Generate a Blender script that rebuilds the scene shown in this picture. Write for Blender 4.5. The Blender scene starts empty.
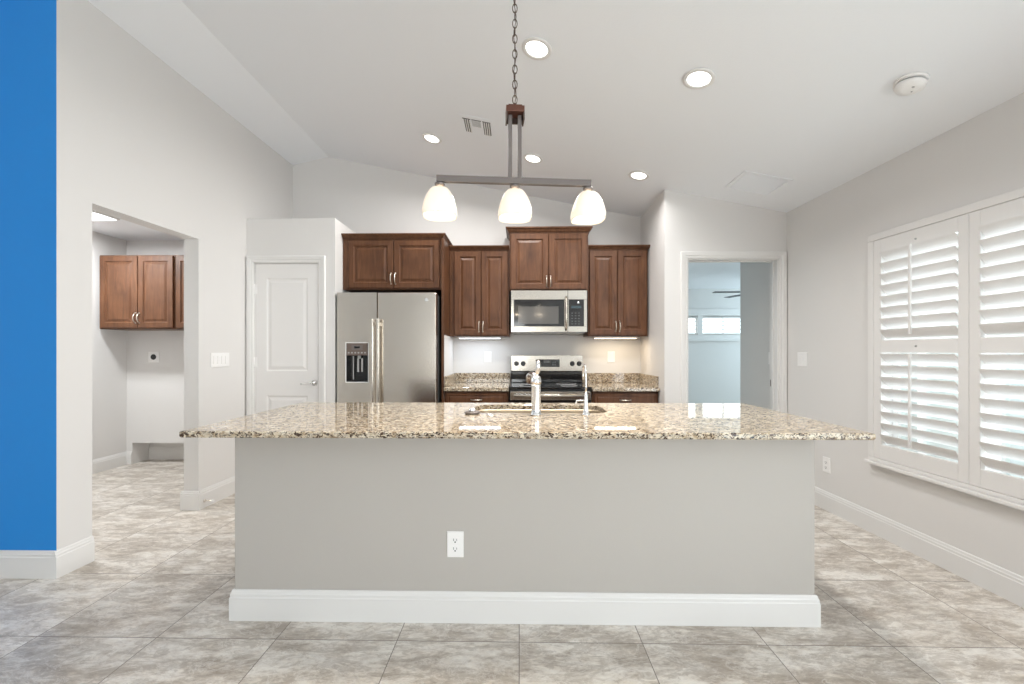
import bpy, math, random
from math import pi, sin, cos, radians
random.seed(7)
scene = bpy.context.scene
col = scene.collection

# ------------------------------------------------------------------ camera
cam_d = bpy.data.cameras.new('camera')
cam = bpy.data.objects.new('camera', cam_d)
col.objects.link(cam)
cam.location = (0, 0, 1.25)
cam.rotation_euler = (radians(90), 0, radians(1.0))
cam_d.sensor_fit = 'HORIZONTAL'
cam_d.sensor_width = 36.0
cam_d.lens = 425.0 / 1024 * 36.0
cam_d.shift_y = 9.0 / 1024
cam_d.clip_start = 0.02
scene.camera = cam

# ------------------------------------------------------------------ sky, exposure
world = bpy.data.worlds.new('sky')
scene.world = world
world.use_nodes = True
bgn = world.node_tree.nodes['Background']
bgn.inputs['Color'].default_value = (0.90, 0.955, 1.0, 1)
bgn.inputs['Strength'].default_value = 2.2
scene.view_settings.view_transform = 'Standard'
scene.view_settings.look = 'None'
scene.view_settings.exposure = 0.37
scene.view_settings.gamma = 1.0
scene.view_settings.use_curve_mapping = False
cy = scene.cycles
cy.use_denoising = True
cy.max_bounces = 10
cy.diffuse_bounces = 6
cy.glossy_bounces = 5
cy.transmission_bounces = 6
cy.sample_clamp_indirect = 6.0
cy.caustics_reflective = False
cy.caustics_refractive = False

P_RECESS = 16.5      # watt, each recessed lamp
P_UNDER = .95
P_PENDANT = 2
P_LAUNDRY = 26
P_REAR = 22  # fill lamp at the added rear window
P_SIDE = 84        # fill lamp at the added side glazing
P_WIN = 9
P_BED2 = 40  # lamp at the bedroom's added side window

# ------------------------------------------------------------------ helpers
class MB:
    def __init__(s):
        s.v = []; s.f = []; s.m = []; s.sm = []; s.mi = 0; s.smooth = False
    def add(s, vs, fs, mi=None, smooth=None):
        o = len(s.v); s.v += [tuple(p) for p in vs]
        for f in fs:
            s.f.append([i + o for i in f]); s.m.append(s.mi if mi is None else mi)
            s.sm.append(s.smooth if smooth is None else smooth)
        return s
    def box(s, x0, x1, y0, y1, z0, z1, mi=None):
        return s.hexa(x0, x1, y0, y1, z0, z0, z1, z1, mi)
    def hexa(s, x0, x1, y0, y1, zb0, zb1, zt0, zt1, mi=None):
        vs = [(x0,y0,zb0),(x1,y0,zb1),(x1,y1,zb1),(x0,y1,zb0),(x0,y0,zt0),(x1,y0,zt1),(x1,y1,zt1),(x0,y1,zt0)]
        return s.add(vs, [(0,3,2,1),(4,5,6,7),(0,1,5,4),(1,2,6,5),(2,3,7,6),(3,0,4,7)], mi)
    def loft(s, rings, cap0=True, cap1=True, mi=None, smooth=None):
        n = len(rings[0]); vs = [p for r in rings for p in r]; fs = []
        for k in range(len(rings) - 1):
            for i in range(n):
                j = (i + 1) % n
                fs.append((k*n+i, k*n+j, (k+1)*n+j, (k+1)*n+i))
        s.add(vs, fs, mi, smooth)
        o = len(s.v) - len(vs)
        if cap0: s.f.append([o+i for i in reversed(range(n))]); s.m.append(s.mi if mi is None else mi); s.sm.append(False)
        if cap1: s.f.append([o+(len(rings)-1)*n+i for i in range(n)]); s.m.append(s.mi if mi is None else mi); s.sm.append(False)
        return s
    def lathe(s, prof, c=(0,0,0), axis='z', n=24, mi=None, caps=(True,True), sq=2.0, smooth=True):
        rings = []
        for r, h in prof:
            ring = []
            for i in range(n):
                a = 2*pi*i/n; ca, sa = cos(a), sin(a)
                k = 1.0 if sq == 2.0 else (abs(ca)**sq + abs(sa)**sq) ** (-1.0/sq)
                u, v = r*k*ca, r*k*sa
                if axis == 'z': p = (c[0]+u, c[1]+v, c[2]+h)
                elif axis == 'y': p = (c[0]+u, c[1]-h, c[2]+v)     # h grows toward -y
                else: p = (c[0]+h, c[1]+u, c[2]+v)
                ring.append(p)
            rings.append(ring)
        return s.loft(rings, caps[0], caps[1], mi, smooth)
    def tube(s, pts, r, n=10, mi=None, closed=False):
        from mathutils import Vector
        P = [Vector(p) for p in pts]; m = len(P)
        rs = r if isinstance(r, (list, tuple)) else [r]*m
        rings = []; prev = None
        for i in range(m):
            a = P[(i-1) % m] if (i > 0 or closed) else P[i]
            b = P[(i+1) % m] if (i < m-1 or closed) else P[i]
            t = (b - a).normalized()
            if prev is None:
                up = Vector((0,0,1)) if abs(t.z) < .9 else Vector((1,0,0))
                u = t.cross(up).normalized()
            else:
                u = (prev - t*prev.dot(t)).normalized()
            prev = u; w = t.cross(u)
            rings.append([P[i] + (u*cos(2*pi*k/n) + w*sin(2*pi*k/n))*rs[i] for k in range(n)])
        if closed: rings.append(rings[0])
        return s.loft(rings, not closed, not closed, mi, True)
    def rects(s, w, h, prof, mi=None, x0=0, z0=0, back=True):
        """stack of nested rectangles in the xz plane; prof = [(inset, y), ...]"""
        rings = [[(x0+i, y, z0+i), (x0+w-i, y, z0+i), (x0+w-i, y, z0+h-i), (x0+i, y, z0+h-i)] for i, y in prof]
        return s.loft(rings, back, True, mi, False)
    def build(s, name, mats, parent=None, loc=None, rot=None, bevel=0, seg=2):
        me = bpy.data.meshes.new(name); me.from_pydata(s.v, [], s.f)
        if not isinstance(mats, (list, tuple)): mats = [mats]
        for m in mats: me.materials.append(m)
        me.polygons.foreach_set('material_index', s.m)
        me.polygons.foreach_set('use_smooth', s.sm)
        me.update()
        import bmesh
        bm = bmesh.new(); bm.from_mesh(me); bmesh.ops.recalc_face_normals(bm, faces=bm.faces); bm.to_mesh(me); bm.free()
        o = bpy.data.objects.new(name, me); col.objects.link(o)
        if parent: o.parent = parent
        if loc: o.location = loc
        if rot is not None: o.rotation_euler = rot if isinstance(rot, tuple) else (0,0,rot)
        if bevel:
            b = o.modifiers.new('bevel', 'BEVEL'); b.width = bevel; b.segments = seg; b.limit_method = 'ANGLE'; b.angle_limit = radians(40)
        return o

def empty(name, loc=(0,0,0), rot=0):
    o = bpy.data.objects.new(name, None); col.objects.link(o)
    o.empty_display_size = 0.1
    o.location = loc; o.rotation_euler = rot if isinstance(rot, tuple) else (0,0,rot)
    return o
def tag(o, label, cat, group=None, kind=None):
    o['label'] = label; o['category'] = cat
    if group: o['group'] = group
    if kind: o['kind'] = kind
    return o
def struct(o, label=None, cat=None):
    o['kind'] = 'structure'
    if label: o['label'] = label
    if cat: o['category'] = cat
    return o
def copy_tree(o, parent=None):
    c = o.copy(); col.objects.link(c)
    if parent: c.parent = parent
    for ch in list(o.children): copy_tree(ch, c)
    return c
def area(name, parent, loc, rot, sx, sy, power, color, shape='RECTANGLE', spread=180):
    d = bpy.data.lights.new(name, 'AREA'); d.shape = shape; d.size = sx
    if shape in ('RECTANGLE', 'ELLIPSE'): d.size_y = sy
    d.energy = power; d.color = color; d.spread = radians(spread)
    o = bpy.data.objects.new(name, d); col.objects.link(o)
    if parent: o.parent = parent
    o.location = loc; o.rotation_euler = rot
    return o

# ------------------------------------------------------------------ materials
def new_mat(name):
    m = bpy.data.materials.new(name); m.use_nodes = True
    nt = m.node_tree; return m, nt, nt.nodes['Principled BSDF']
def plain(name, c, rough=.5, metal=0, coat=0, emit=None, es=0, bump=0, bscale=200, spec=None, aniso=0):
    m, nt, b = new_mat(name)
    b.inputs['Base Color'].default_value = (*c, 1); b.inputs['Roughness'].default_value = rough
    b.inputs['Metallic'].default_value = metal; b.inputs['Coat Weight'].default_value = coat
    b.inputs['Coat Roughness'].default_value = .1
    if spec is not None: b.inputs['Specular IOR Level'].default_value = spec
    if emit: b.inputs['Emission Color'].default_value = (*emit, 1); b.inputs['Emission Strength'].default_value = es
    g = nt.nodes.new('ShaderNodeNewGeometry')
    n = nt.nodes.new('ShaderNodeTexNoise'); n.inputs['Scale'].default_value = bscale; n.inputs['Detail'].default_value = 3
    nt.links.new(g.outputs['Position'], n.inputs['Vector'])
    r = nt.nodes.new('ShaderNodeMapRange'); r.inputs['To Min'].default_value = max(0, rough-.03); r.inputs['To Max'].default_value = min(1, rough+.03)
    nt.links.new(n.outputs['Fac'], r.inputs['Value']); nt.links.new(r.outputs['Result'], b.inputs['Roughness'])
    if bump:
        bp = nt.nodes.new('ShaderNodeBump'); bp.inputs['Strength'].default_value = bump; bp.inputs['Distance'].default_value = .002
        nt.links.new(n.outputs['Fac'], bp.inputs['Height']); nt.links.new(bp.outputs['Normal'], b.inputs['Normal'])
    return m
def ramp(nt, stops, interp='LINEAR'):
    r = nt.nodes.new('ShaderNodeValToRGB'); r.color_ramp.interpolation = interp
    e = r.color_ramp.elements
    while len(e) < len(stops): e.new(.5)
    for k, (p, c) in enumerate(stops):
        e[k].position = p; e[k].color = (*c, 1)
    return r
def noise(nt, vec, scale, detail=4, rough=.5, dist=0):
    n = nt.nodes.new('ShaderNodeTexNoise'); n.inputs['Scale'].default_value = scale
    n.inputs['Detail'].default_value = detail; n.inputs['Roughness'].default_value = rough; n.inputs['Distortion'].default_value = dist
    nt.links.new(vec, n.inputs['Vector']); return n
def mix(nt, fac, a, b, mode='MIX'):
    n = nt.nodes.new('ShaderNodeMix'); n.data_type = 'RGBA'; n.blend_type = mode
    for inp, v in ((n.inputs[0], fac), (n.inputs[6], a), (n.inputs[7], b)):
        if isinstance(v, (int, float)): inp.default_value = v
        elif isinstance(v, tuple): inp.default_value = (*v, 1)
        else: nt.links.new(v, inp)
    return n.outputs[2]
def math_(nt, op, a, b=0, c=None):
    n = nt.nodes.new('ShaderNodeMath'); n.operation = op
    for i, v in enumerate((a, b) if c is None else (a, b, c)):
        if isinstance(v, (int, float)): n.inputs[i].default_value = v
        else: nt.links.new(v, n.inputs[i])
    return n.outputs[0]

WALL = plain('wall_paint', (.715,.70,.685), .6, bump=.15, bscale=260)
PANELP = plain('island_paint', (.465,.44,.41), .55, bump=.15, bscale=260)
CEIL = plain('ceiling_paint', (.85,.87,.90), .75, bump=.3, bscale=120)
BLUE = plain('blue_paint', (.008,.245,.70), .5, bump=.15, bscale=260)
TRIM = plain('trim_white', (.75,.74,.725), .35)
DOORW = plain('door_white', (.80,.785,.77), .4)
SHUT = plain('shutter_white', (.76,.745,.73), .4)
PLW = plain('white_plastic', (.86,.85,.84), .35)
DARK = plain('dark_slot', (.02,.02,.02), .5)
GREYP = plain('grey_plastic', (.45,.45,.45), .4)
BLKG = plain('black_glass', (.012,.012,.013), .06, coat=.5)
BLKP = plain('black_plastic', (.02,.02,.022), .3)
KEYG = plain('key_grey', (.13,.13,.13), .4)
CHROME = plain('chrome', (.88,.88,.88), .2, metal=1)
NICK = plain('satin_nickel', (.72,.66,.58), .28, metal=1)
GREYM = plain('brushed_grey_metal', (.20,.175,.165), .45, metal=.5)
BROWN = plain('brown_bronze', (.13,.05,.032), .4, metal=.3)
CHAINM = plain('chain_bronze', (.12,.085,.07), .4, metal=.6)
SCREEN = plain('display', (.02,.03,.035), .15, emit=(.5,.8,.9), es=.05)
LENS = plain('lamp_lens', (.95,.95,.93), .5, emit=(1,.97,.92), es=3)
LENSL = plain('laundry_lamp_lens', (.95,.95,.93), .5, emit=(.95,.98,1), es=2.5)
UCOOL = plain('cool_led', (.9,.9,.9), .5, emit=(.82,.9,1), es=4)
UWARM = plain('warm_led', (.9,.9,.9), .5, emit=(1,.84,.6), es=4)
SHADE = plain('opal_glass', (.72,.67,.58), .25, emit=(1,.86,.66), es=.42)
BULB = plain('bulb', (.95,.9,.8), .4, emit=(1,.86,.66), es=9)
FENCE = plain('white_vinyl', (.86,.88,.9), .5)
GREEN = plain('lawn', (.12,.2,.06), .9)

def glass():
    m, nt, b = new_mat('window_glass')
    nt.nodes.remove(b)
    t = nt.nodes.new('ShaderNodeBsdfTransparent'); t.inputs[0].default_value = (.93,.97,.97,1)
    g = nt.nodes.new('ShaderNodeBsdfGlossy'); g.inputs['Roughness'].default_value = .02
    fr = nt.nodes.new('ShaderNodeFresnel'); fr.inputs[0].default_value = 1.45
    mx = nt.nodes.new('ShaderNodeMixShader')
    gm = nt.nodes.new('ShaderNodeNewGeometry')
    nt.links.new(math_(nt, 'MULTIPLY', fr.outputs[0], math_(nt, 'SUBTRACT', 1.0, gm.outputs['Backfacing'])), mx.inputs[0]); nt.links.new(t.outputs[0], mx.inputs[1]); nt.links.new(g.outputs[0], mx.inputs[2])
    nt.links.new(mx.outputs[0], nt.nodes['Material Output'].inputs[0])
    return m
GLASS = glass()

def wood():
    m, nt, b = new_mat('stained_maple')
    tc = nt.nodes.new('ShaderNodeTexCoord'); mp = nt.nodes.new('ShaderNodeMapping')
    nt.links.new(tc.outputs['Object'], mp.inputs['Vector']); mp.inputs['Scale'].default_value = (9, 9, 1.1)
    n1 = noise(nt, mp.outputs['Vector'], 3.5, 8, .6, .6)
    n2 = noise(nt, tc.outputs['Object'], 4.5, 3, .5)
    r1 = ramp(nt, [(.25,(.066,.027,.012)),(.5,(.106,.046,.021)),(.8,(.148,.070,.035))])
    nt.links.new(n1.outputs['Fac'], r1.inputs[0])
    r2 = ramp(nt, [(.3,(.78,.74,.72)),(.7,(1.2,1.14,1.1))])
    nt.links.new(n2.outputs['Fac'], r2.inputs[0])
    c = mix(nt, 1.0, r1.outputs[0], r2.outputs[0], 'MULTIPLY')
    nt.links.new(c, b.inputs['Base Color'])
    b.inputs['Roughness'].default_value = .42
    b.inputs['Specular IOR Level'].default_value = .32
    b.inputs['Coat Weight'].default_value = 0; b.inputs['Coat Roughness'].default_value = .28
    return m
WOOD = wood()

def steel(name='brushed_steel', c=(.76,.705,.63), rough=.24, axis='x'):
    m, nt, b = new_mat(name)
    tc = nt.nodes.new('ShaderNodeTexCoord'); mp = nt.nodes.new('ShaderNodeMapping')
    nt.links.new(tc.outputs['Object'], mp.inputs['Vector'])
    mp.inputs['Scale'].default_value = (1, 1, 90) if axis == 'x' else (90, 90, 1)
    n = noise(nt, mp.outputs['Vector'], 6, 4, .6)
    r = nt.nodes.new('ShaderNodeMapRange'); r.inputs['To Min'].default_value = rough-.02; r.inputs['To Max'].default_value = rough+.03
    nt.links.new(n.outputs['Fac'], r.inputs['Value']); nt.links.new(r.outputs['Result'], b.inputs['Roughness'])
    rc = ramp(nt, [(.3, tuple(k*.98 for k in c)), (.7, tuple(min(1,k*1.02) for k in c))])
    nt.links.new(n.outputs['Fac'], rc.inputs[0]); nt.links.new(rc.outputs[0], b.inputs['Base Color'])
    b.inputs['Metallic'].default_value = 1
    # sheet metal is never perfectly flat
    n2 = noise(nt, tc.outputs['Object'], 1.6, 1, .5)
    bp = nt.nodes.new('ShaderNodeBump'); bp.inputs['Strength'].default_value = .25; bp.inputs['Distance'].default_value = .02
    nt.links.new(n2.outputs['Fac'], bp.inputs['Height']); nt.links.new(bp.outputs['Normal'], b.inputs['Normal'])
    return m
STEEL = steel(rough=.2); STEEL2 = steel('appliance_steel', (.60,.56,.50), .2); STEELD = steel('sink_steel', (.60,.49,.36), .38)

def granite():
    m, nt, b = new_mat('speckled_granite')
    g = nt.nodes.new('ShaderNodeNewGeometry')
    mp = nt.nodes.new('ShaderNodeMapping'); nt.links.new(g.outputs['Position'], mp.inputs['Vector'])
    mp.inputs['Rotation'].default_value = (.2,.1,.5); mp.inputs['Scale'].default_value = (.8,1.25,1.25)
    V = mp.outputs['Vector']
    n1 = noise(nt, V, 38, 5, .62, .4)
    r1 = ramp(nt, [(.30,(.20,.13,.08)),(.42,(.44,.34,.225)),(.51,(.62,.53,.40)),(.68,(.74,.67,.55))])
    nt.links.new(n1.outputs['Fac'], r1.inputs[0])
    n2 = noise(nt, V, 55, 4, .6, .8)                 # grey quartz patches
    r2 = ramp(nt, [(.53,(0,0,0)),(.60,(1,1,1))]); nt.links.new(n2.outputs['Fac'], r2.inputs[0])
    c = mix(nt, math_(nt, 'MULTIPLY', r2.outputs[0], .55), r1.outputs[0], (.34,.31,.28))
    n3 = noise(nt, V, 75, 5, .65, 1.2)               # dark brown and black grains
    r3 = ramp(nt, [(.525,(0,0,0)),(.55,(1,1,1))]); nt.links.new(n3.outputs['Fac'], r3.inputs[0])
    c = mix(nt, r3.outputs[0], c, (.055,.030,.020))
    n4 = noise(nt, V, 90, 3, .6, .5)
    r4 = ramp(nt, [(.60,(0,0,0)),(.63,(1,1,1))]); nt.links.new(n4.outputs['Fac'], r4.inputs[0])
    c = mix(nt, r4.outputs[0], c, (.01,.01,.01))
    nt.links.new(c, b.inputs['Base Color'])
    b.inputs['Roughness'].default_value = .035
    b.inputs['IOR'].default_value = 1.48
    return m
GRANITE = granite()

def tiles():
    m, nt, b = new_mat('stone_look_tile')
    g = nt.nodes.new('ShaderNodeNewGeometry'); sp = nt.nodes.new('ShaderNodeSeparateXYZ')
    nt.links.new(g.outputs['Position'], sp.inputs[0])
    u = math_(nt, 'DIVIDE', math_(nt, 'SUBTRACT', sp.outputs[0], 1.58), .527)
    v = math_(nt, 'DIVIDE', math_(nt, 'SUBTRACT', sp.outputs[1], 1.825), .522)
    iu = math_(nt, 'FLOOR', u); iv = math_(nt, 'FLOOR', v)
    fu = math_(nt, 'ABSOLUTE', math_(nt, 'SUBTRACT', math_(nt, 'FRACT', u), .5))
    fv = math_(nt, 'ABSOLUTE', math_(nt, 'SUBTRACT', math_(nt, 'FRACT', v), .5))
    gl = math_(nt, 'GREATER_THAN', math_(nt, 'MAXIMUM', fu, fv), .5 - .0035)
    cb = nt.nodes.new('ShaderNodeCombineXYZ'); nt.links.new(iu, cb.inputs[0]); nt.links.new(iv, cb.inputs[1])
    wn = nt.nodes.new('ShaderNodeTexWhiteNoise'); nt.links.new(cb.outputs[0], wn.inputs['Vector'])
    vm = nt.nodes.new('ShaderNodeVectorMath'); vm.operation = 'MULTIPLY_ADD'
    nt.links.new(wn.outputs['Color'], vm.inputs[0]); vm.inputs[1].default_value = (30,30,30); nt.links.new(g.outputs['Position'], vm.inputs[2])
    mp = nt.nodes.new('ShaderNodeMapping'); nt.links.new(vm.outputs[0], mp.inputs['Vector'])
    mp.inputs['Rotation'].default_value = (0,0,-1.05); mp.inputs['Scale'].default_value = (.8,2.0,1)
    V = mp.outputs['Vector']
    n1 = noise(nt, V, 4.0, 14, .74, .25)
    r1 = ramp(nt, [(.38,(.39,.335,.28)),(.46,(.51,.455,.395)),(.515,(.65,.60,.54)),(.60,(.76,.725,.675))])
    nt.links.new(n1.outputs['Fac'], r1.inputs[0])
    n2 = noise(nt, V, 20, 10, .78, .6)
    r2 = ramp(nt, [(.36,(.74,.71,.68)),(.48,(1,1,1)),(.62,(1.15,1.15,1.14))]); nt.links.new(n2.outputs['Fac'], r2.inputs[0])
    c = mix(nt, 1.0, r1.outputs[0], r2.outputs[0], 'MULTIPLY')
    n3 = noise(nt, V, 6.5, 14, .72, .9)              # crisp darker clouds
    r3 = ramp(nt, [(.505,(0,0,0)),(.535,(1,1,1)),(.60,(1,1,1)),(.66,(.2,.2,.2))]); nt.links.new(n3.outputs['Fac'], r3.inputs[0])
    c = mix(nt, math_(nt, 'MULTIPLY', r3.outputs[0], .48), c, (.36,.31,.26))
    n4 = noise(nt, V, 4.5, 12, .70, 1.4)             # thin pale veins
    r4 = ramp(nt, [(.47,(0,0,0)),(.495,(1,1,1)),(.52,(0,0,0))]); nt.links.new(n4.outputs['Fac'], r4.inputs[0])
    c = mix(nt, math_(nt, 'MULTIPLY', r4.outputs[0], .55), c, (.78,.75,.71))
    c = mix(nt, gl, c, (.24,.21,.185))
    nt.links.new(c, b.inputs['Base Color'])
    rr = nt.nodes.new('ShaderNodeMapRange'); rr.inputs['To Min'].default_value = .28; rr.inputs['To Max'].default_value = .8
    nt.links.new(gl, rr.inputs['Value']); nt.links.new(rr.outputs[0], b.inputs['Roughness'])
    bp = nt.nodes.new('ShaderNodeBump'); bp.invert = True; bp.inputs['Strength'].default_value = .6; bp.inputs['Distance'].default_value = .002
    nt.links.new(gl, bp.inputs['Height']); nt.links.new(bp.outputs['Normal'], b.inputs['Normal'])
    return m
TILE = tiles()

# ------------------------------------------------------------------ room frame numbers
YW = 4.62          # kitchen back wall
YD = 3.86          # pantry front and bedroom door wall
XN = 1.31          # right cheek of the kitchen nook
YR = -3.6          # rear wall behind the viewer
XL0, XLE = -2.552, -4.34
def zc(x, y=None):
    z = 3.375 - .20*(x + 2.09) if x > -2.09 else 3.375 + .22*(x + 2.09)
    return z + .08 if y is None else z - .02*(y - YW)      # walls (y omitted) run a little way up into the ceiling slab
TILT = math.atan(.20); TILTY = -.02
RA = -pi/2 + math.atan(.037)      # right wall heading
LA = pi/2 - math.atan(.028)      # left wall heading
def xr(y): return 2.465 - .037*(y - 2.1)
def xl(y): return -2.552 + .028*(y - 2.30)

def wall(name, x0, x1, top, t, holes=(), mat=WALL, loc=(0,0,0), rot=0, z0=0, breaks=()):
    """wall along local x, front face at local y=0, body behind (+y); top is a number or a function of local x"""
    tf = top if callable(top) else (lambda x: top)
    xs = sorted(set([x0, x1] + [h[0] for h in holes] + [h[1] for h in holes] + list(breaks)))
    mb = MB()
    for a, b in zip(xs, xs[1:]):
        c = (a+b)/2
        hs = sorted([h for h in holes if h[0] < c < h[1]], key=lambda h: h[2])
        z = z0
        for h in hs:
            if h[2] > z: mb.box(a, b, 0, t, z, h[2])
            z = h[3]
        mb.hexa(a, b, 0, t, z, z, tf(a), tf(b))
    return struct(mb.build(name, mat, loc=loc, rot=rot))

def baseboard(name, L, loc, rot, h=.14, t=.015, parent=None, ends=0):
    prof = [(0,0),(-t,0),(-t,h-.035),(-t+.003,h-.031),(-t+.003,h-.019),(-t+.006,h-.014),(-t+.008,h-.004),(-t+.011,h),(0,h)]
    mb = MB()
    mb.loft([[(x, y, z) for y, z in prof] for x in (0, L)])
    return mb.build(name, TRIM, parent=parent, loc=loc, rot=rot)

# ------------------------------------------------------------------ large structure
struct(MB().box(-4.6, 2.62, YR-.15, YW+.12, -.1, 0).build('floor', TILE))
struct(MB().box(2.62, 6.0, 3.98, 8.6, -.1, 0).box(1.31, 2.62, YW+.12, 8.6, -.1, 0).build('floor', TILE))
c = MB()
for a_, b_ in ((-4.6, -2.09), (-2.09, 2.75)):
    q = [(a_, YR-.15), (b_, YR-.15), (b_, YW+.12), (a_, YW+.12)]
    c.add([(x, y, zc(x, y)) for x, y in q] + [(x, y, zc(x, y)+.30) for x, y in q], [(0,3,2,1),(4,5,6,7),(0,1,5,4),(1,2,6,5),(2,3,7,6),(3,0,4,7)])
struct(c.build('ceiling', CEIL))
wall('wall_back', -2.6, 1.43, zc, .12, loc=(0, YW, 0), breaks=(-2.09,))
wall('wall_door', XN, 2.46, zc, .12, holes=[(1.514, 2.332, 0, 2.085)], loc=(0, YD, 0))
wall('wall_nook', 0, YW-YD-.12, zc(XN), .12, loc=(XN+.12, YD+.12, 0), rot=pi/2)   # right cheek of the kitchen nook
# right wall with its window and an added opening beside the viewer
RO = (xr(4.0), 4.0, 0)
def ru(y): return (4.0 - y)/cos(math.atan(.037))
WY0, WY1, WZ0, WZ1 = 1.745, 2.925, .55, 1.99
wall('wall_right', ru(YD), ru(YR)+.1, lambda u: zc(2.4)+.02*ru(YR)*.2, .16, holes=[(ru(WY1), ru(WY0), WZ0, WZ1), (ru(.5), ru(-3.1), .0, 2.15)], loc=RO, rot=RA)
# left wall with the laundry opening
LO = (xl(2.30), 2.30, 0)
def lu(y): return (y - 2.30)/cos(math.atan(.028))
wall('wall_left', 0, lu(YW), zc(-2.5)+.04, .12, holes=[(lu(2.49), lu(3.30), 0, 2.131)], loc=LO, rot=LA)
# blue wall facing the viewer
wall('wall_blue', -4.6, XL0-.001, lambda x: zc(x)+.03, .04, mat=BLUE, loc=(0, 2.30, 0))
wall('wall_laundry_front', XLE, XL0-.12, 2.5, .08, loc=(0, 2.3401, 0))
# living area behind the viewer
wall('wall_living', 0, 2.3-YR, zc(-4.6)+.12, .12, loc=(-4.48, YR, 0), rot=pi/2, mat=WALL)
# laundry shell
wall('wall_laundry_side', 0, YW-2.42, 2.47, .12, loc=(XLE, 2.42, 0), rot=pi/2)
lb = MB()
lb.box(XLE, -4.275, YW, YW+.12, 0, 2.47); lb.box(-4.275, -2.6, YW, YW+.12, .235, 2.47)
lb.box(-4.275, -2.6, YW+.22, YW+.26, 0, .3); lb.box(-4.275, -2.6, YW+.12, YW+.22, .235, .3)
lb.box(-4.34, -4.275, YW+.12, YW+.26, 0, .3); lb.box(-2.65, -2.6, YW+.12, YW+.22, 0, .235)
struct(lb.build('wall_laundry_back', WALL))
struct(MB().box(-4.34, -2.6, YW+.12, YW+.26, -.1, 0).build('floor', TILE))
struct(MB().box(XLE, -2.69, 2.42, YW, 2.47, 2.55).build('ceiling', CEIL))
# pantry closet box
wall('wall_pantry', -2.53, -1.687, 2.465, .10, holes=[(-2.436, -1.835, 0, 2.058)], loc=(0, YD, 0))
struct(MB().box(-1.787, -1.687, YD+.10, YW, 0, 2.465).build('wall_pantry_side', WALL))
struct(MB().box(-2.53, -1.787, YD+.10, YW, 2.365, 2.465).build('ceiling_pantry', WALL))
# rear wall with the opening for the added window
wall('wall_rear', -4.6, 2.75, lambda x: zc(x)+.16, .12, holes=[(-1.7, .2, .9, 2.15)], loc=(0, YR-.12, 0), breaks=(-2.09,))
# bedroom beyond the door
wall('wall_hall', 0, 4.70-YD-.12, 2.47, .12, loc=(2.54, YD+.12, 0), rot=pi/2)
wall('wall_bedroom_left', 0, 8.4-YW-.12, 2.47, .12, loc=(1.43, YW+.12, 0), rot=pi/2)
wall('wall_bedroom_far', 1.31, 6.0, 2.47, .12, holes=[(2.75, 4.95, 1.55, 1.935)], loc=(0, 8.4, 0))
wall('wall_bedroom_right', 0, 8.4-4.52, 2.47, .12, holes=[(.4, 2.4, .9, 2.2)], loc=(6.0, 8.4, 0), rot=-pi/2)  # hole for the added window, out of view
wall('wall_bedroom_near', 2.54, 6.0, 2.47, .12, loc=(0, 4.58, 0))
cb = MB().box(1.43, 2.54, YD+.12, 4.52, 2.47, 2.55).box(1.43, 6.0, 4.52, 8.52, 2.47, 2.55)
struct(cb.build('ceiling_bedroom', CEIL))

# baseboards
def bb(name, *a, **k): return struct(baseboard(name, *a, **k))
bb('baseboard_right', ru(YR)-ru(YD), (xr(YD), YD, 0), RA, h=.145)
bb('baseboard_blue', 2.03, (-4.58, 2.30, 0), 0, h=.15)
bb('baseboard_left', lu(2.49)+.015, (xl(2.285), 2.285, 0), LA, h=.15)
bb('baseboard_left', lu(YD)-lu(3.30)+.015, (xl(3.285), 3.285, 0), LA, h=.15)
bb('baseboard_jamb', .15, (xl(3.30)-.135, 3.30, 0), 0, h=.15)
bb('baseboard_laundry', YW-2.45, (XLE, 2.45, 0), pi/2)
bb('baseboard_laundry', .065, (XLE, YW, 0), 0)
bb('baseboard_laundry', 1.6, (-4.275, YW+.22, 0), 0)
bb('baseboard_pantry', .06, (-2.51, YD, 0), 0)
bb('baseboard_pantry', .088, (-1.775, YD, 0), 0)
bb('baseboard_door_wall', .12, (XN, YD, 0), 0)
bb('baseboard_hall', 4.70-YD-.12, (2.42, 4.70, 0), -pi/2)
bb('baseboard_bedroom', 4.5, (1.43, 8.4, 0), 0)

# ------------------------------------------------------------------ windows, seen and added, and fill lamps
def window_unit(name, W, H, loc, rot, mull=(), depth=.1, midrail=None, fw=.04):
    """frame in local xz, centre plane y=0"""
    e = empty(name, loc, rot); struct(e)
    f = MB(); d = .025
    f.box(0, W, -d, d, 0, fw).box(0, W, -d, d, H-fw, H).box(0, fw, -d, d, fw, H-fw).box(W-fw, W, -d, d, fw, H-fw)
    for m, mw in mull: f.box(m-mw/2, m+mw/2, -d, d, fw, H-fw)
    if midrail: f.box(fw, W-fw, -d*.8, d*.8, midrail-.02, midrail+.02)
    f.build('window_frame', TRIM, e, bevel=.003)
    MB().box(fw, W-fw, -.003, .003, fw, H-fw).build('pane', GLASS, e)
    return e
# right window set in the wall depth
ux = Wd = ru(WY0)-ru(WY1)
def rpt(u, w, z=0):      # point in the right wall's frame: u along (towards viewer), w outward
    a = RA
    return (RO[0] + u*cos(a) - w*sin(a), RO[1] + u*sin(a) + w*cos(a), z)
w1 = window_unit('window_1', Wd-.004, WZ1-WZ0-.004, rpt(ru(WY1)+.002, .12, WZ0+.002), RA, mull=((.19,.035),(Wd/2,.08)))
area('daylight_fill', w1, (Wd/2, -.03, .72), (radians(-90),0,0), Wd-.1, 1.3, P_WIN, (.84,.93,1))
# bedroom window
w2 = window_unit('window_2', 2.196, .381, (2.752, 8.47, 1.552), 0, mull=((.78,.10),))
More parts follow.
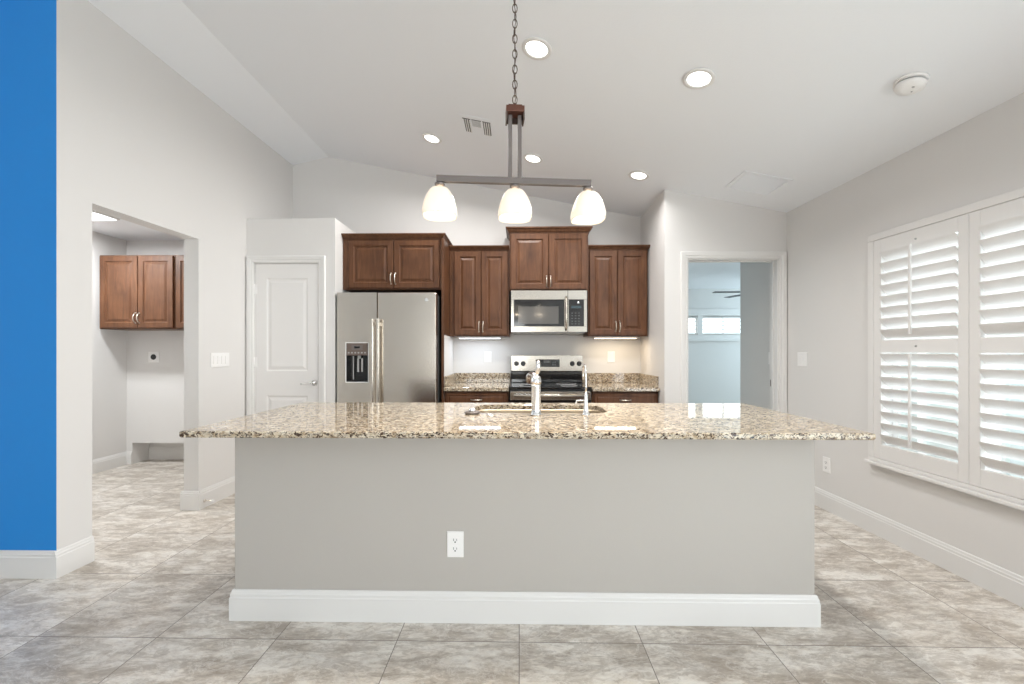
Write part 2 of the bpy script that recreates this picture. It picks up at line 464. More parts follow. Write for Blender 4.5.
# rear window, unseen, added with a lamp to fill the room with light
w3 = window_unit('added_window_3', 1.89, 1.24, (.195, YR-.06, .905), pi, mull=((.945,.06),), fw=.05)
area('daylight_fill', w3, (.945, -.06, .62), (radians(-90),0,0), 1.75, 1.1, P_REAR, (1,.985,.965))
# unseen sliding doors added in the right wall, lamp brightens left wall and ceiling
w4 = window_unit('added_window_4', ru(-3.1)-ru(.5)-.004, 2.14, rpt(ru(.5)+.002, .08, .005), RA, mull=((1.2,.08),(2.4,.08)), fw=.06)
area('daylight_fill', w4, (1.8, -.06, 1.07), (radians(-90),0,0), 3.4, 2.0, P_SIDE, (.90,.955,1))

# outside the right window: lawn and a white board fence
struct(MB().box(2.9, 9, -6, 3.7, -.25, -.2).build('ground', GREEN))
fe = empty('board_fence', (4.6, -2.2, -.2)); tag(fe, 'white vinyl board fence seen bright through the shutter louvers', 'fence')
fb = MB()
for k in range(13): fb.box(-.02, .02, 0, 6.6, .03+k*.15, .03+k*.15+.144)
fb.build('board_panel', FENCE, fe)
for k in range(4): MB().box(-.05, .05, -.05+k*2.2, .05+k*2.2, 0, 2.05).build('post', FENCE, fe, bevel=.006)

# ------------------------------------------------------------------ plantation shutters
def louvers(W, n, z0, pitch, name, parent, x0, tilt=50):
    mb = MB(); ch, th = .089, .0105; a = radians(tilt)
    for k in range(n):
        z = z0 + k*pitch
        ring = []
        for i in range(12):
            t = 2*pi*i/12; p = ch/2*cos(t); q = th/2*sin(t)*(1 if abs(cos(t)) < .95 else .6)
            # room side edge up, outer edge down: local -y is the room
            ring.append((p*cos(a) - q*sin(a)*0, -p*sin(a)*-1, q))
        pts = []
        for i in range(12):
            t = 2*pi*i/12; p = ch/2*cos(t); q = th/2*sin(t)
            y = p*cos(a) + q*sin(a); zz = -p*sin(a) + q*cos(a)
            pts.append((y, zz))
        mb.loft([[(x, y, z+zz) for y, zz in pts] for x in (x0, x0+W)], smooth=False)
    return mb.build(name, SHUT, parent)
def shutter_panel(parent, x0, W, H, divz, st=.054):
    p = MB(); t0, t1 = -.014, .014
    top, bot = .085, .095
    p.box(x0, x0+st, t0, t1, 0, H).box(x0+W-st, x0+W, t0, t1, 0, H)
    p.box(x0+st, x0+W-st, t0, t1, 0, bot).box(x0+st, x0+W-st, t0, t1, H-top, H)
    p.box(x0+st, x0+W-st, t0, t1, divz-.042, divz+.042)
    pn = p.build('shutter_panel', SHUT, parent, bevel=.002)
    lw = W-2*st-.004
    lo_n, up_n = 8, 8
    lp = (divz-.042-bot)/lo_n; up = (H-top-divz-.042)/up_n
    louvers(lw, lo_n, bot+lp*.5, lp, 'louvers', pn, x0+st+.002)
    louvers(lw, up_n, divz+.042+up*.5, up, 'louvers', pn, x0+st+.002)
    xm = x0+W/2
    for za, n, pt in ((bot+lp*.5, lo_n, lp), (divz+.042+up*.5, up_n, up)):
        MB().box(xm-.007, xm+.007, -.058, -.046, za-.005, za+pt*(n-1)+.035).build('tilt_rod', SHUT, pn, bevel=.002)
    for z in (divz, H-.06):
        MB().lathe([(.006,0),(.006,.004),(.003,.008)], (xm, t0, z), 'y', 12).build('magnet_catch', GREYP, pn)
SY0, SY1 = 1.70, 2.97
sh = empty('plantation_shutters', rpt(ru(SY1), 0, .506), RA)
tag(sh, 'white plantation shutters with tilted louvers covering the right wall window', 'window shutters')
SW, SH = ru(SY0)-ru(SY1), 2.04-.506
fr = MB()
fw = .045
fr.box(0, SW, -.036, -.001, 0, fw*.55).box(0, SW, -.036, -.001, SH-fw, SH).box(0, fw, -.036, -.001, fw*.55, SH-fw).box(SW-fw, SW, -.036, -.001, fw*.55, SH-fw)
fr.build('shutter_frame', SHUT, sh, bevel=.004)
MB().box(-.012, SW+.012, -.055, -.001, -.022, -.001).build('sill', SHUT, sh, bevel=.004)
pe = bpy.data.objects.new('shutter_leaf', None)
PW = (SW-2*fw-.006)/2
for k in range(2):
    # panels sit just behind the frame face
    nb = len(col.objects)
    shutter_panel(sh, fw+.002+k*(PW+.002), PW, SH-fw*1.55-.004, .747)
for o in list(sh.children):
    if o.name.startswith('shutter_panel'): o.location = (0, -.020, fw*.55+.002)

# ------------------------------------------------------------------ doors
def casing(parent, x0, x1, top, w=.062, name='door_casing'):
    """three pieces mitred as one profile, at local y<=0"""
    prof = [(0, 0), (0, -.010), (.006, -.014), (.022, -.014), (.028, -.018), (.050, -.020), (w-.004, -.020), (w, -.016), (w, 0)]
    mb = MB(); rings = []
    for (cx, cz, sx, sz) in ((x0, 0, -1, 0), (x0, top, -1, 1), (x1, top, 1, 1), (x1, 0, 1, 0)):
        rings.append([(cx+sx*o, y, cz+sz*o) for o, y in prof])
    mb.loft(rings)
    return mb.build(name, TRIM, parent)
# pantry door
d1 = empty('door_1', (-2.436, YD, 0)); struct(d1)
DW = .601
dl = MB(); y0, y1 = .010, .045; yy = lambda d: y0 + d
x_in = .105
def raised(mb, x0, x1, z0, z1):
    mb.rects(x1-x0, z1-z0, [(0,y1),(0,y0),(.006,y0),(.016,y0+.009),(.026,y0+.009),(.046,y0+.002),(.052,y0+.001)], x0=x0, z0=z0)
L0, L1 = .006, DW-.006
dl.box(L0, x_in, y0, y1, .008, 2.05).box(DW-x_in, L1, y0, y1, .008, 2.05)
dl.box(x_in, DW-x_in, y0, y1, .008, .21).box(x_in, DW-x_in, y0, y1, .845, 1.06).box(x_in, DW-x_in, y0, y1, 1.925, 2.05)
raised(dl, x_in, DW-x_in, .21, .845); raised(dl, x_in, DW-x_in, 1.06, 1.925)
leaf = dl.build('door_leaf', DOORW, d1)
casing(d1, 0, DW, 2.058)
MB().box(-.0, .004, .002, .098, 0, 2.058).box(DW-.004, DW, .002, .098, 0, 2.058).box(.004, DW-.004, .002, .098, 2.053, 2.058).build('door_jamb', TRIM, d1)
h = MB()
h.lathe([(.027,0),(.027,.006),(.012,.010),(.010,.045)], (.555, y0, .957), 'y', 20)
h.tube([(.555,y0-.045,.957),(.53,y0-.050,.960),(.49,y0-.048,.955),(.448,y0-.044,.948)], [.010,.009,.0075,.006])
h.build('door_handle', CHROME, leaf)
MB().box(DW-.006, DW-.001, .004, .03, .925, .99).build('strike_plate', GREYM, d1)
for z in (.22, 1.15, 1.82):
    MB().lathe([(.006,-.045),(.006,.045)], (.0, .001, z), 'z', 10).box(.0, .022, .008, .0105, z-.044, z+.044).build('hinge', PLW, d1)
# bedroom doorway (no leaf in view): casing and jambs
d2 = empty('door_2', (1.514, YD, 0)); struct(d2)
W2 = .818
casing(d2, 0, W2, 2.082, w=.062)
j = MB(); j.box(-.0, .012, .002, .118, 0, 2.085).box(W2-.012, W2, .002, .118, 0, 2.085).box(.012, W2-.012, .002, .118, 2.073, 2.085)
j.box(.012, .022, .055, .085, 0, 2.073).box(W2-.022, W2-.012, .055, .085, 0, 2.073).box(.022, W2-.022, .055, .085, 2.063, 2.073)
j.build('door_jamb', TRIM, d2, bevel=.002)
MB().box(W2-.0135, W2-.0118, .088, .112, .925, .985).build('strike_plate', GREYM, d2)

# ------------------------------------------------------------------ kitchen cabinets
def cab_door(mb, x0, w, z0, h, y, t=.02, fr=.052):
    mb.rects(w, h, [(0,y),(0,y-t+.004),(.004,y-t),(fr,y-t),(fr+.005,y-t+.008),(fr+.012,y-t+.010),(fr+.016,y-t+.010),(fr+.034,y-t+.003),(fr+.038,y-t+.002)], x0=x0, z0=z0)
def pull(parent, x, z, y, L=.10, vertical=True):
    mb = MB()
    pts = []
    for i in range(11):
        a = -1 + 2*i/10
        b = .028*(1-abs(a)**2.6)
        pts.append((x, y-.002-b, z+a*L/2) if vertical else (x+a*L/2, y-.002-b, z))
    mb.tube(pts, [.0062 if i in (0,10) else .0048 for i in range(11)], 8)
    for sgn in (-1, 1):
        c_ = (x, y, z+sgn*L/2) if vertical else (x+sgn*L/2, y, z)
        mb.lathe([(.0075,0),(.0075,.003),(.005,.006)], c_, 'y', 10)
    return mb.build('handle', NICK, parent)
def crown(mb, x0, x1, d, z0, h, fl, fr_, proj=.038):
    prof = [(-.004,0),(.004,0),(.006,.008),(.014,.012),(.026,.6*h),(proj-.004,.72*h),(proj,.78*h),(proj,h),(-.004,h)]
    mb.loft([[(x0-(o if fl else min(o,0)), -d-o, z0+z), (x1+(o if fr_ else min(o,0)), -d-o, z0+z), (x1+(o if fr_ else min(o,0)), 0, z0+z), (x0-(o if fl else min(o,0)), 0, z0+z)] for o, z in prof])
def wall_cab(name, x0, x1, z0, z1, d, doors, label, crown_h=.045, fl=False, fr_=False, y=YW, pz=.10, top_rev=.012, group=None, side=0):
    e = empty(name, (x0, y, z0)); tag(e, label, 'cabinet', group)
    W, H = x1-x0, z1-z0
    b = MB(); b.box(.0005, W-.0005, -d, -.001, 0, H)
    b.build('cabinet_body', WOOD, e, bevel=.0015)
    if crown_h:
        cm = MB(); crown(cm, .0005, W-.0005, d, H, crown_h, fl, fr_)
        cm.build('crown_moulding', WOOD, e)
    n = len(doors)
    for i, (a, bb_) in enumerate(doors):
        m = MB(); cab_door(m, a-x0, bb_-a, .012, H-.012-top_rev, -d)
        dd = m.build('door', WOOD, e)
        hx = (bb_-x0-.017) if i == 0 else (a-x0+.017)
        pull(dd, hx, .012+pz, -d-.02)
    return e
wall_cab('wall_cabinet', -.712, -.102, 1.40, 2.269, .31, [(-.660,-.391),(-.385,-.122)], 'tall wall cabinet between the refrigerator cabinet and the microwave', pz=.085)
wall_cab('wall_cabinet', .692, 1.291, 1.40, 2.269, .31, [(.706,.984),(.990,1.275)], 'tall wall cabinet right of the microwave, beside the nook wall', fr_=True, pz=.085)
wall_cab('wall_cabinet', -.100, .690, 1.856, 2.435, .35, [(-.085,.288),(.294,.672)], 'raised wall cabinet directly above the microwave', crown_h=.055, fl=True, fr_=True, pz=.08)
wall_cab('wall_cabinet', -1.686, -.737, 1.835, 2.315, .59, [(-1.628,-1.199),(-1.193,-.757)], 'deep wide wall cabinet over the refrigerator', crown_h=.048, fr_=True, fl=False, pz=.09)
struct(MB().box(-.735, -.713, 4.0115, YW, 0, 1.40).build('wall_partition', WALL))
ep = MB().box(-.735, -.713, 4.0115, YW-.001, 1.4005, 2.313).box(-.736, -.712, 4.0, 4.011, 0, 2.313)
tag(ep.build('end_panel', WOOD, bevel=.0015), 'brown wooden end panel with long front edge strip right of the refrigerator', 'cabinet panel')

def base_cab(x0, x1, label):
    e = empty('base_cabinet', (x0, YW, 0)); tag(e, label, 'cabinet')
    W = x1-x0
    MB().box(0, W, -.60, -.001, .10, .868).box(.0, W, -.53, -.001, 0, .10).build('cabinet_body', WOOD, e, bevel=.0015)
    m = MB(); m.rects(W-.03, .150, [(0,-.60),(0,-.616),(.004,-.62),(.024,-.62),(.028,-.614),(.034,-.614),(.044,-.618)], x0=.015, z0=.705)
    d = m.build('drawer', WOOD, e); pull(d, W/2, .79, -.62, .096, False)
    hw = (W-.036)/2
    for i in range(2):
        m = MB(); cab_door(m, .015+i*(hw+.006), hw, .115, .575, -.60)
        d = m.build('door', WOOD, e); pull(d, (.015+hw-.028) if i == 0 else (.015+hw+.006+.028), .62, -.62)
base_cab(-.711, -.102, 'reddish brown base cabinet with drawer left of the range')
base_cab(.680, 1.305, 'reddish brown base cabinet with drawer right of the range')

def back_counter(x0, x1, label, side):
    e = empty('countertop', (x0, YW, .872)); tag(e, label, 'countertop')
    W = x1-x0
    MB().box(0, W, -.645, -.001, 0, .036).build('slab', GRANITE, e, bevel=.006, seg=3)
    MB().box(0, W, -.022, -.001, .0365, .14).build('backsplash', GRANITE, e, bevel=.002)
    if side == 'left': MB().box(.001, .021, -.60, -.023, .0365, .14).build('side_splash', GRANITE, e, bevel=.002)
    elif side: MB().box(W-.021, W-.001, -.60, -.023, .0365, .14).build('side_splash', GRANITE, e, bevel=.002)
back_counter(-.711, -.100, 'short granite countertop left of the range', 'left')
back_counter(.680, 1.309, 'short granite countertop right of the range with side splash', True)

# ------------------------------------------------------------------ range
rg = empty('kitchen_range', (.289, YW, 0)); tag(rg, 'stainless steel electric range between the two back counters', 'stove')
RW = .379
MB().box(-RW, RW, -.62, -.06, .06, .895).box(-RW+.03, RW-.03, -.58, -.10, 0, .06).build('body', BLKP, rg, bevel=.003)
ct = MB(); ct.box(-RW-.004, RW+.004, -.655, -.115, .896, .914)
cto = ct.build('cooktop', BLKG, rg, bevel=.004)
for bx, by, br in ((-.19,-.50,.10),(.19,-.50,.08),(-.19,-.26,.075),(.19,-.26,.10)):
    MB().lathe([(br,0),(br,.0006),(br-.003,.0008)], (bx,by,.914), 'z', 32).build('burner_ring', GREYP, cto) if False else MB().tube([(bx+br*cos(2*pi*i/32), by+br*sin(2*pi*i/32), .9143) for i in range(32)], .0012, 4, closed=True).build('burner_ring', GREYP, cto)
# oven door
MB().box(-RW+.002, RW-.002, -.658, -.622, .30, .882).build('oven_door', BLKG, rg, bevel=.004)
od = [o for o in rg.children if o.name.startswith('oven_door')][0]
MB().box(-RW+.004, RW-.004, -.664, -.659, .795, .872).build('door_trim', STEEL2, od, bevel=.002)
MB().box(-RW+.004, RW-.004, -.664, -.659, .31, .37).build('door_trim', STEEL2, od, bevel=.002)
hb = MB(); hb.lathe([(.013,-.34),(.013,.34)], (0,-.715,.842), 'x', 16); hb.box(-.32,-.295,-.715,-.664,.835,.850); hb.box(.295,.32,-.715,-.664,.835,.850)
hb.build('door_handle', STEEL2, od)
MB().box(-RW+.002, RW-.002, -.655, -.622, .07, .29).build('storage_drawer', STEEL2, rg, bevel=.004)
# backguard
bg = MB(); bg.box(-RW, RW, -.115, -.03, .914, 1.035, mi=0)
bg.hexa(-RW, RW, -.13, -.03, 1.035, 1.035, 1.205, 1.205, mi=1)
bgo = bg.build('backguard', [BLKG, STEEL2], rg, bevel=.006, seg=3)
for kx in (-.320, -.250, .268, .340):
    k = MB(); k.lathe([(.026,0),(.026,.004),(.021,.006),(.019,.022),(.016,.025)], (kx,-.1305,1.117), 'y', 20)
    k.box(kx-.0035, kx+.0035, -.163, -.150, 1.097, 1.137)
    k.build('knob', BLKP, bgo)
MB().box(-.115, .135, -.134, -.1302, 1.082, 1.162).build('control_display', BLKG, bgo, bevel=.003)
dk = MB()
for i in range(4):
    for q in range(2): dk.box(-.095+i*.026+(0 if i < 2 else .10), -.082+i*.026+(0 if i < 2 else .10), -.1352, -.1342, 1.10+q*.026, 1.108+q*.026)
dk.box(-.03, .03, -.1352, -.1342, 1.125, 1.148)
dk.build('button_marks', KEYG, bgo)

# ------------------------------------------------------------------ microwave
mw = empty('microwave', (.294, YW, 1.428)); tag(mw, 'stainless over-the-range microwave under the raised cabinet', 'microwave')
MWW, MH = .377, .425
MB().box(-MWW, MWW, -.365, -.003, .012, MH).build('body', BLKP, mw)
MB().box(-MWW+.02, MWW-.02, -.36, -.02, 0, .0115).build('underside_tray', GREYP, mw)
dm = MB()
dm.box(-MWW, .185, -.395, -.366, .010, .066).box(-MWW, .185, -.395, -.366, .332, MH-.002).box(-MWW, -.348, -.395, -.366, .066, .332).box(.150, .185, -.395, -.366, .066, .332)
dmo = dm.build('door', STEEL2, mw, bevel=.002)
MB().box(-.3475, .1495, -.388, -.366, .0665, .3315).build('door_glass', BLKG, dmo)
MB().box(-.305, .095, -.3893, -.3885, .092, .265).build('window_screen', plain('screen_mesh', (.09,.085,.08), .12, coat=.6), dmo)
hh = MB(); hh.tube([(.168,-.398,.03),(.168,-.425,.06),(.168,-.43,.18),(.168,-.425,.33),(.168,-.398,.36)], .0105, 12)
hh.build('handle', STEEL, dmo)
cp = MB(); cp.box(.188, MWW, -.395, -.366, .010, .066).box(.188, MWW, -.395, -.366, .332, MH-.002).box(.345, MWW, -.395, -.366, .066, .332).box(.188, .196, -.395, -.366, .066, .332)
cpo = cp.build('control_frame', STEEL2, mw, bevel=.002)
MB().box(.1965, .3445, -.391, -.366, .0665, .3315).build('control_panel', BLKG, cpo)
for r_ in range(6):
    for c_ in range(3):
        if r_ != 5: MB().box(.222+c_*.034, .236+c_*.034, -.3925, -.3912, .088+r_*.027, .093+r_*.027).build('button', KEYG, cpo)
MB().box(.222, .318, -.3925, -.3912, .245, .272).build('display', SCREEN, cpo)
MB().lathe([(.011,0),(.011,.0015),(.009,.002)], (.290,-.391,.303), 'y', 20).build('round_emblem', CHROME, cpo)

# ------------------------------------------------------------------ refrigerator
rf = empty('refrigerator', (-1.214, YW, 0)); tag(rf, 'stainless side-by-side refrigerator with ice and water dispenser', 'refrigerator')
FW = .455; FH = 1.785
SIDE = plain('fridge_side_grey', (.10,.10,.10), .4)
MB().box(-FW+.006, FW-.006, -.67, -.03, .03, FH-.012).box(-FW+.03, FW-.03, -.62, -.08, 0, .03).build('body', SIDE, rf, bevel=.004)
xs = -.086
def fdoor(x0, x1, hole=None):
    mb = MB(); yb, yf = -.674, -.762
    if hole:
        a, b, c_, d_ = hole
        mb.box(x0, a, yf, yb, .05, FH).box(b, x1, yf, yb, .05, FH).box(a, b, yf, yb, .05, c_).box(a, b, yf, yb, d_, FH).box(a, b, yf+.055, yb, c_, d_)
    else: mb.box(x0, x1, yf, yb, .05, FH)
    o = mb.build('door', STEEL, rf)
    return o
hole = (-.368, -.168, .968, 1.322)
fd1 = fdoor(-FW, xs-.003, hole)
mb_ = MB()
fd2 = MB().box(xs+.003, FW, -.762, -.674, .05, FH).build('door', STEEL, rf, bevel=.010, seg=3)
MB().box(-FW+.02, FW-.02, -.70, -.672, .005, .045).build('toe_grille', BLKP, rf)
for d_, hx in ((fd1, xs-.027), (fd2, xs+.024)):
    hm = MB()
    hm.box(hx-.0145, hx+.0145, -.832, -.808, .62, 1.545)
    hm.box(hx-.010, hx+.010, -.810, -.762, .65, .69).box(hx-.010, hx+.010, -.810, -.762, 1.475, 1.515)
    hm.build('door_handle', STEEL, d_, bevel=.008, seg=3)
a, b, c_, d__ = hole
dp = MB(); dp.box(a-.007, b+.007, -.766, -.7625, c_-.007, c_).box(a-.007, b+.007, -.766, -.7625, d__, d__+.007).box(a-.007, a, -.766, -.7625, c_, d__).box(b, b+.007, -.766, -.7625, c_, d__)
dp.build('dispenser_bezel', PLW, fd1)
dc = MB(); dc.box(a+.001, b-.001, -.7085, -.7075, c_+.001, d__-.001, mi=0).box(a+.001, a+.004, -.761, -.7086, c_+.001, d__-.001).box(b-.004, b-.001, -.761, -.7086, c_+.001, d__-.001)
dc.box(a+.004, b-.004, -.761, -.7086, c_+.001, c_+.012)
dc.build('dispenser_cavity', BLKG, fd1)
dcp = MB().box(a+.004, b-.004, -.764, -.7086, d__-.112, d__-.001).build('dispenser_panel', plain('dispenser_panel_grey', (.16,.12,.10), .3), fd1)
MB().box(a+.05, b-.05, -.7665, -.7642, d__-.062, d__-.018).build('dispenser_display', GREYM, dcp)
MB().box(a+.075, b-.075, -.768, -.7668, d__-.048, d__-.028).build('digit_window', BLKG, dcp)
sb = MB()
for i in range(6): sb.box(a+.016+i*.030, a+.030+i*.030, -.7658, -.7642, d__-.094, d__-.082)
sb.build('dispenser_buttons', GREYP, dcp)
pd = MB(); pd.lathe([(.016,0),(.012,-.03)], ((a+b)/2+.01,-.735,d__-.113), 'z', 14)
pd.box((a+b)/2-.012, (a+b)/2+.004, -.728, -.722, c_+.09, d__-.14); pd.box((a+b)/2+.024, (a+b)/2+.040, -.728, -.722, c_+.09, d__-.14)
pd.box((a+b)/2-.05, (a+b)/2-.043, -.735, -.73, c_+.02, d__-.12)
pd.build('dispenser_paddle', GREYP, fd1)
MB().lathe([(.017,0),(.017,.002),(.014,.0025)], (.367,-.762,1.715), 'y', 24).build('round_emblem', CHROME, fd2)

# ------------------------------------------------------------------ under cabinet lights
def under_light(x, label, mat, color, p):
    e = empty('under_cabinet_light', (x, 4.41, 1.399)); tag(e, label, 'light')
    MB().box(-.22, .22, -.035, .035, -.018, -.001).build('housing', PLW, e, bevel=.002)
    MB().box(-.21, .21, -.028, .028, -.021, -.0185).build('lens', mat, e)
    area('lamp', e, (0, 0, -.024), (0,0,0), .42, .056, p, color)
under_light(-.41, 'cool white under cabinet light left of the microwave', UCOOL, (.80,.89,1), P_UNDER)
under_light(.99, 'warm white under cabinet light right of the microwave', UWARM, (1,.80,.55), P_UNDER)

# ------------------------------------------------------------------ kitchen island
isl = empty('kitchen_island', (0, 1.96, 0)); tag(isl, 'long grey painted kitchen island base with white baseboard', 'kitchen island')
IX0, IX1 = -1.330, 1.347
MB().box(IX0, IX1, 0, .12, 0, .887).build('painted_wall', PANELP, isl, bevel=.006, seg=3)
MB().box(IX0+.03, IX0+.05, .1205, .70, 0, .887).build('end_panel', WOOD, isl)
MB().box(IX1-.05, IX1-.03, .1205, .70, 0, .887).build('end_panel', WOOD, isl)
MB().box(IX0+.051, IX1-.051, .62, .64, .10, .868).box(IX0+.051, IX1-.051, .56, .58, 0, .10).build('cabinet_front', WOOD, isl)
for k in range(4):
    m = MB(); w_ = (IX1-IX0-.14)/4
    cab_door(m, 0, w_-.008, .115, .72, 0)
    o = m.build('door', WOOD, isl, loc=(IX0+.07+w_*(k+1)-.004, .64, 0), rot=pi)
prof = [(0,0),(.015,0),(.015,.105),(.012,.109),(.012,.121),(.009,.126),(.007,.136),(.004,.14),(0,.14)]
bbm = MB(); rings = []
for cx, cyy, sx, sy in ((IX0, .12, -1, 0), (IX0, 0, -1, -1), (IX1, 0, 1, -1), (IX1, .12, 1, 0)):
    rings.append([(cx+sx*(o+.0003), cyy+sy*(o+.0003), z+.0005) for o, z in prof])
bbm.loft(rings).build('baseboard', TRIM, isl)

def island_top():
    X0, X1, Y0, Y1 = -1.420, 1.445, 1.75, 2.755
    sx0, sx1, sy0, sy1, rr = -.262, .487, 2.30, 2.645, .09
    cx, cyy = (sx0+sx1)/2, (sy0+sy1)/2
    hx, hy = (sx1-sx0)/2, (sy1-sy0)/2
    angs = set()
    for i in range(96): angs.add(round(2*pi*i/96, 5))
    for X in (X0, X1):
        for Y in (Y0, Y1): angs.add(round(math.atan2(Y-cyy, X-cx) % (2*pi), 5))
    for s1 in (-1,1):
        for s2 in (-1,1):
            for q in range(9):
                t = pi/2*q/8
                px = s1*(hx-rr+rr*cos(t)); py = s2*(hy-rr+rr*sin(t)); angs.add(round(math.atan2(py, px) % (2*pi), 5))
    angs = sorted(angs)
    def outer(a, ins):
        dx, dy = cos(a), sin(a)
        tx = ((X1-ins-cx)/dx if dx > 0 else (X0+ins-cx)/dx) if abs(dx) > 1e-6 else 1e9
        ty = ((Y1-ins-cyy)/dy if dy > 0 else (Y0+ins-cyy)/dy) if abs(dy) > 1e-6 else 1e9
        t = min(tx, ty); return cx+dx*t, cyy+dy*t
    def inner(a, g=0):
        dx, dy = cos(a), sin(a); lo, hi = 0, 2.0
        Hx, Hy, R = hx-g, hy-g, max(rr-g, .01)
        for _ in range(40):
            t = (lo+hi)/2; qx = max(abs(dx*t)-(Hx-R), 0); qy = max(abs(dy*t)-(Hy-R), 0)
            inside = (qx*qx+qy*qy) < R*R and abs(dx*t) < Hx and abs(dy*t) < Hy
            if inside: lo = t
            else: hi = t
        return cx+dx*lo, cyy+dy*lo
    T, B = .915, .888
    mb = MB()
    seq = [(inner, 0, B), (inner, 0, T-.003), (inner, -.003, T), (outer, .005, T), (outer, .0015, T-.0015), (outer, 0, T-.005), (outer, 0, B+.006), (outer, .003, B)]
    rings = [[(*f(a, g), z) for a in angs] for f, g, z in seq]
    rings.append(rings[0])
    mb.loft(rings, False, False)
    o = mb.build('island_countertop', GRANITE)
    tag(o, 'polished speckled granite slab on the island with sink cutout', 'countertop')
    # undermount basin
    sk = MB()
    seq = [(-.02, B-.001), (.003, B-.001), (.004, B-.01), (.010, B-.17), (.03, B-.20), (.12, B-.205)]
    sk.loft([[(*inner(a, g), z) for a in angs] for g, z in seq], False, True, smooth=True)
    s_ = empty('sink', (0,0,0)); s_.location = (cx, cyy, B-.205)
    for i, p in enumerate(sk.v): sk.v[i] = (p[0]-cx, p[1]-cyy, p[2]-(B-.205))
    basin = sk.build('basin', STEELD, s_)
    sm = basin.modifiers.new('thick', 'SOLIDIFY'); sm.thickness = .0015; sm.offset = -1
    MB().lathe([(.045,.001),(.043,.004),(.03,.004),(.02,.0015)], (0,.03,0), 'z', 24).build('drain', CHROME, s_)
    tag(s_, 'undermount sink basin set into the island countertop', 'sink')
island_top()

# faucet
CT = .9152
fa = empty('faucet', (.087, 2.225, CT)); tag(fa, 'thick chrome pull-out faucet standing behind the island sink', 'faucet')
MB().lathe([(.031,0),(.031,.006),(.026,.010),(.0255,.03),(.024,.150),(.026,.162)], n=32).build('body', CHROME, fa)
MB().lathe([(.0265,.1625),(.027,.175),(.024,.200),(.012,.208)], n=32).build('valve_cap', CHROME, fa)
lv = MB(); lv.tube([(.002,-.004,.205),(.006,-.012,.225),(.009,-.018,.25),(.011,-.024,.285)], [.009,.013,.013,.009], 12)
lv.build('lever', CHROME, fa)
sp = MB(); sp.tube([(0,.01,.165),(-.006,.06,.20),(-.020,.12,.205),(-.028,.17,.190),(-.031,.195,.165)], [.018,.018,.018,.022,.021], 16)
sp.build('pull_out_spout', CHROME, fa)
ds = empty('water_dispenser_tap', (.347, 2.225, CT)); tag(ds, 'slim gooseneck water tap right of the thick faucet', 'faucet')
MB().lathe([(.022,0),(.022,.005),(.016,.012),(.014,.03),(.010,.055),(.009,.11),(.006,.118)], n=20).build('body', CHROME, ds)
gp = [(0,0,.115)] + [(0,0,.15+.02*i) for i in range(4)]
gp += [(0, .05-.05*cos(t), .21+.05*sin(t)) for t in [pi*k/10 for k in range(1,10)]] + [(0,.10,.20),(0,.10,.18)]
MB().tube(gp, .0048, 10).build('spout', CHROME, ds)
MB().tube([(-.005,0,.075),(-.03,0,.077),(-.048,0,.076),(-.052,0,.062),(-.052,0,.048)], [.005,.005,.0045,.0045,.004], 8).build('lever', CHROME, ds)
st = empty('sink_strainer', (-.252, 2.265, CT)); tag(st, 'dark rimmed metal sink strainer lying left of the sink', 'sink strainer')
MB().lathe([(.030,0),(.041,.004),(.042,.010),(.038,.013),(.02,.012)], n=28).build('rim', GREYM, st)
MB().lathe([(.019,.0125),(.019,.020),(.016,.028),(.012,.030)], n=20).build('knob', CHROME, st)
hc = MB().lathe([(.024,0),(.024,.003),(.021,.006),(.012,.007)], n=28).build('hole_cover', CHROME, loc=(-.150, 2.215, CT))
tag(hc, 'small flat round metal hole cover on the countertop', 'hole cover')

# ------------------------------------------------------------------ pendant
PC = (-.020, 1.87)
pn = empty('pendant_light', (PC[0], PC[1], 1.80), radians(5.5)); tag(pn, 'three-light linear pendant with frosted shades hanging over the island', 'pendant light')
zb = 1.985-1.80
MB().box(-.341, .341, -.012, .012, zb-.002, zb+.026).build('crossbar', GREYM, pn, bevel=.002)
for sx_ in (-.021, .021): MB().box(sx_-.0085, sx_+.0085, -.0085, .0085, zb+.0265, 2.285-1.80).build('upright_bar', GREYM, pn, bevel=.001)
bx_ = MB(); bx_.box(-.030, .030, -.026, .026, 2.315-1.80, 2.322-1.80).box(-.040, .040, -.032, .032, 2.288-1.80, 2.3149-1.80)
bx_.build('top_block', BROWN, pn, bevel=.002)
bs = MB(); bs.box(-.040, -.034, -.030, .030, 2.255-1.80, 2.2878-1.80).box(.034, .040, -.030, .030, 2.255-1.80, 2.2878-1.80).box(-.034, .034, .024, .030, 2.262-1.80, 2.2878-1.80)
bs.build('bracket', CHAINM, pn)
ch = MB(); ztop = zc(*PC) - 1.80 - .03; z = 2.322-1.80
ch.tube([(0,0,z), (0,0,z+.018)], .005, 8)
z += .016; k = 0
while z < ztop - .02:
    L_, w_ = .040, .010; pts = []
    for i in range(20):
        t = 2*pi*i/20; a_ = w_*cos(t)*(1.0); b_ = (L_/2)*sin(t)
        pts.append((a_, 0, z+L_/2-.003+b_) if k % 2 == 0 else (0, a_, z+L_/2-.003+b_))
    ch.tube(pts, .0022, 6, closed=True); z += L_-.0065; k += 1
ch.tube([(.004,.003,2.33-1.80)] + [(.006*sin(i*1.3), .005*cos(i*1.1), 2.34-1.80+i*.035) for i in range(int((ztop-.56)/.035))], .0018, 6)
ch.build('chain', CHAINM, pn)
cn = MB().lathe([(.065,0),(.065,-.008),(.05,-.022),(.012,-.030)], (0,0,0), 'z', 28).build('ceiling_canopy', BROWN, pn, loc=(0,0,zc(*PC)-1.80-.001), rot=(TILTY,TILT,0))
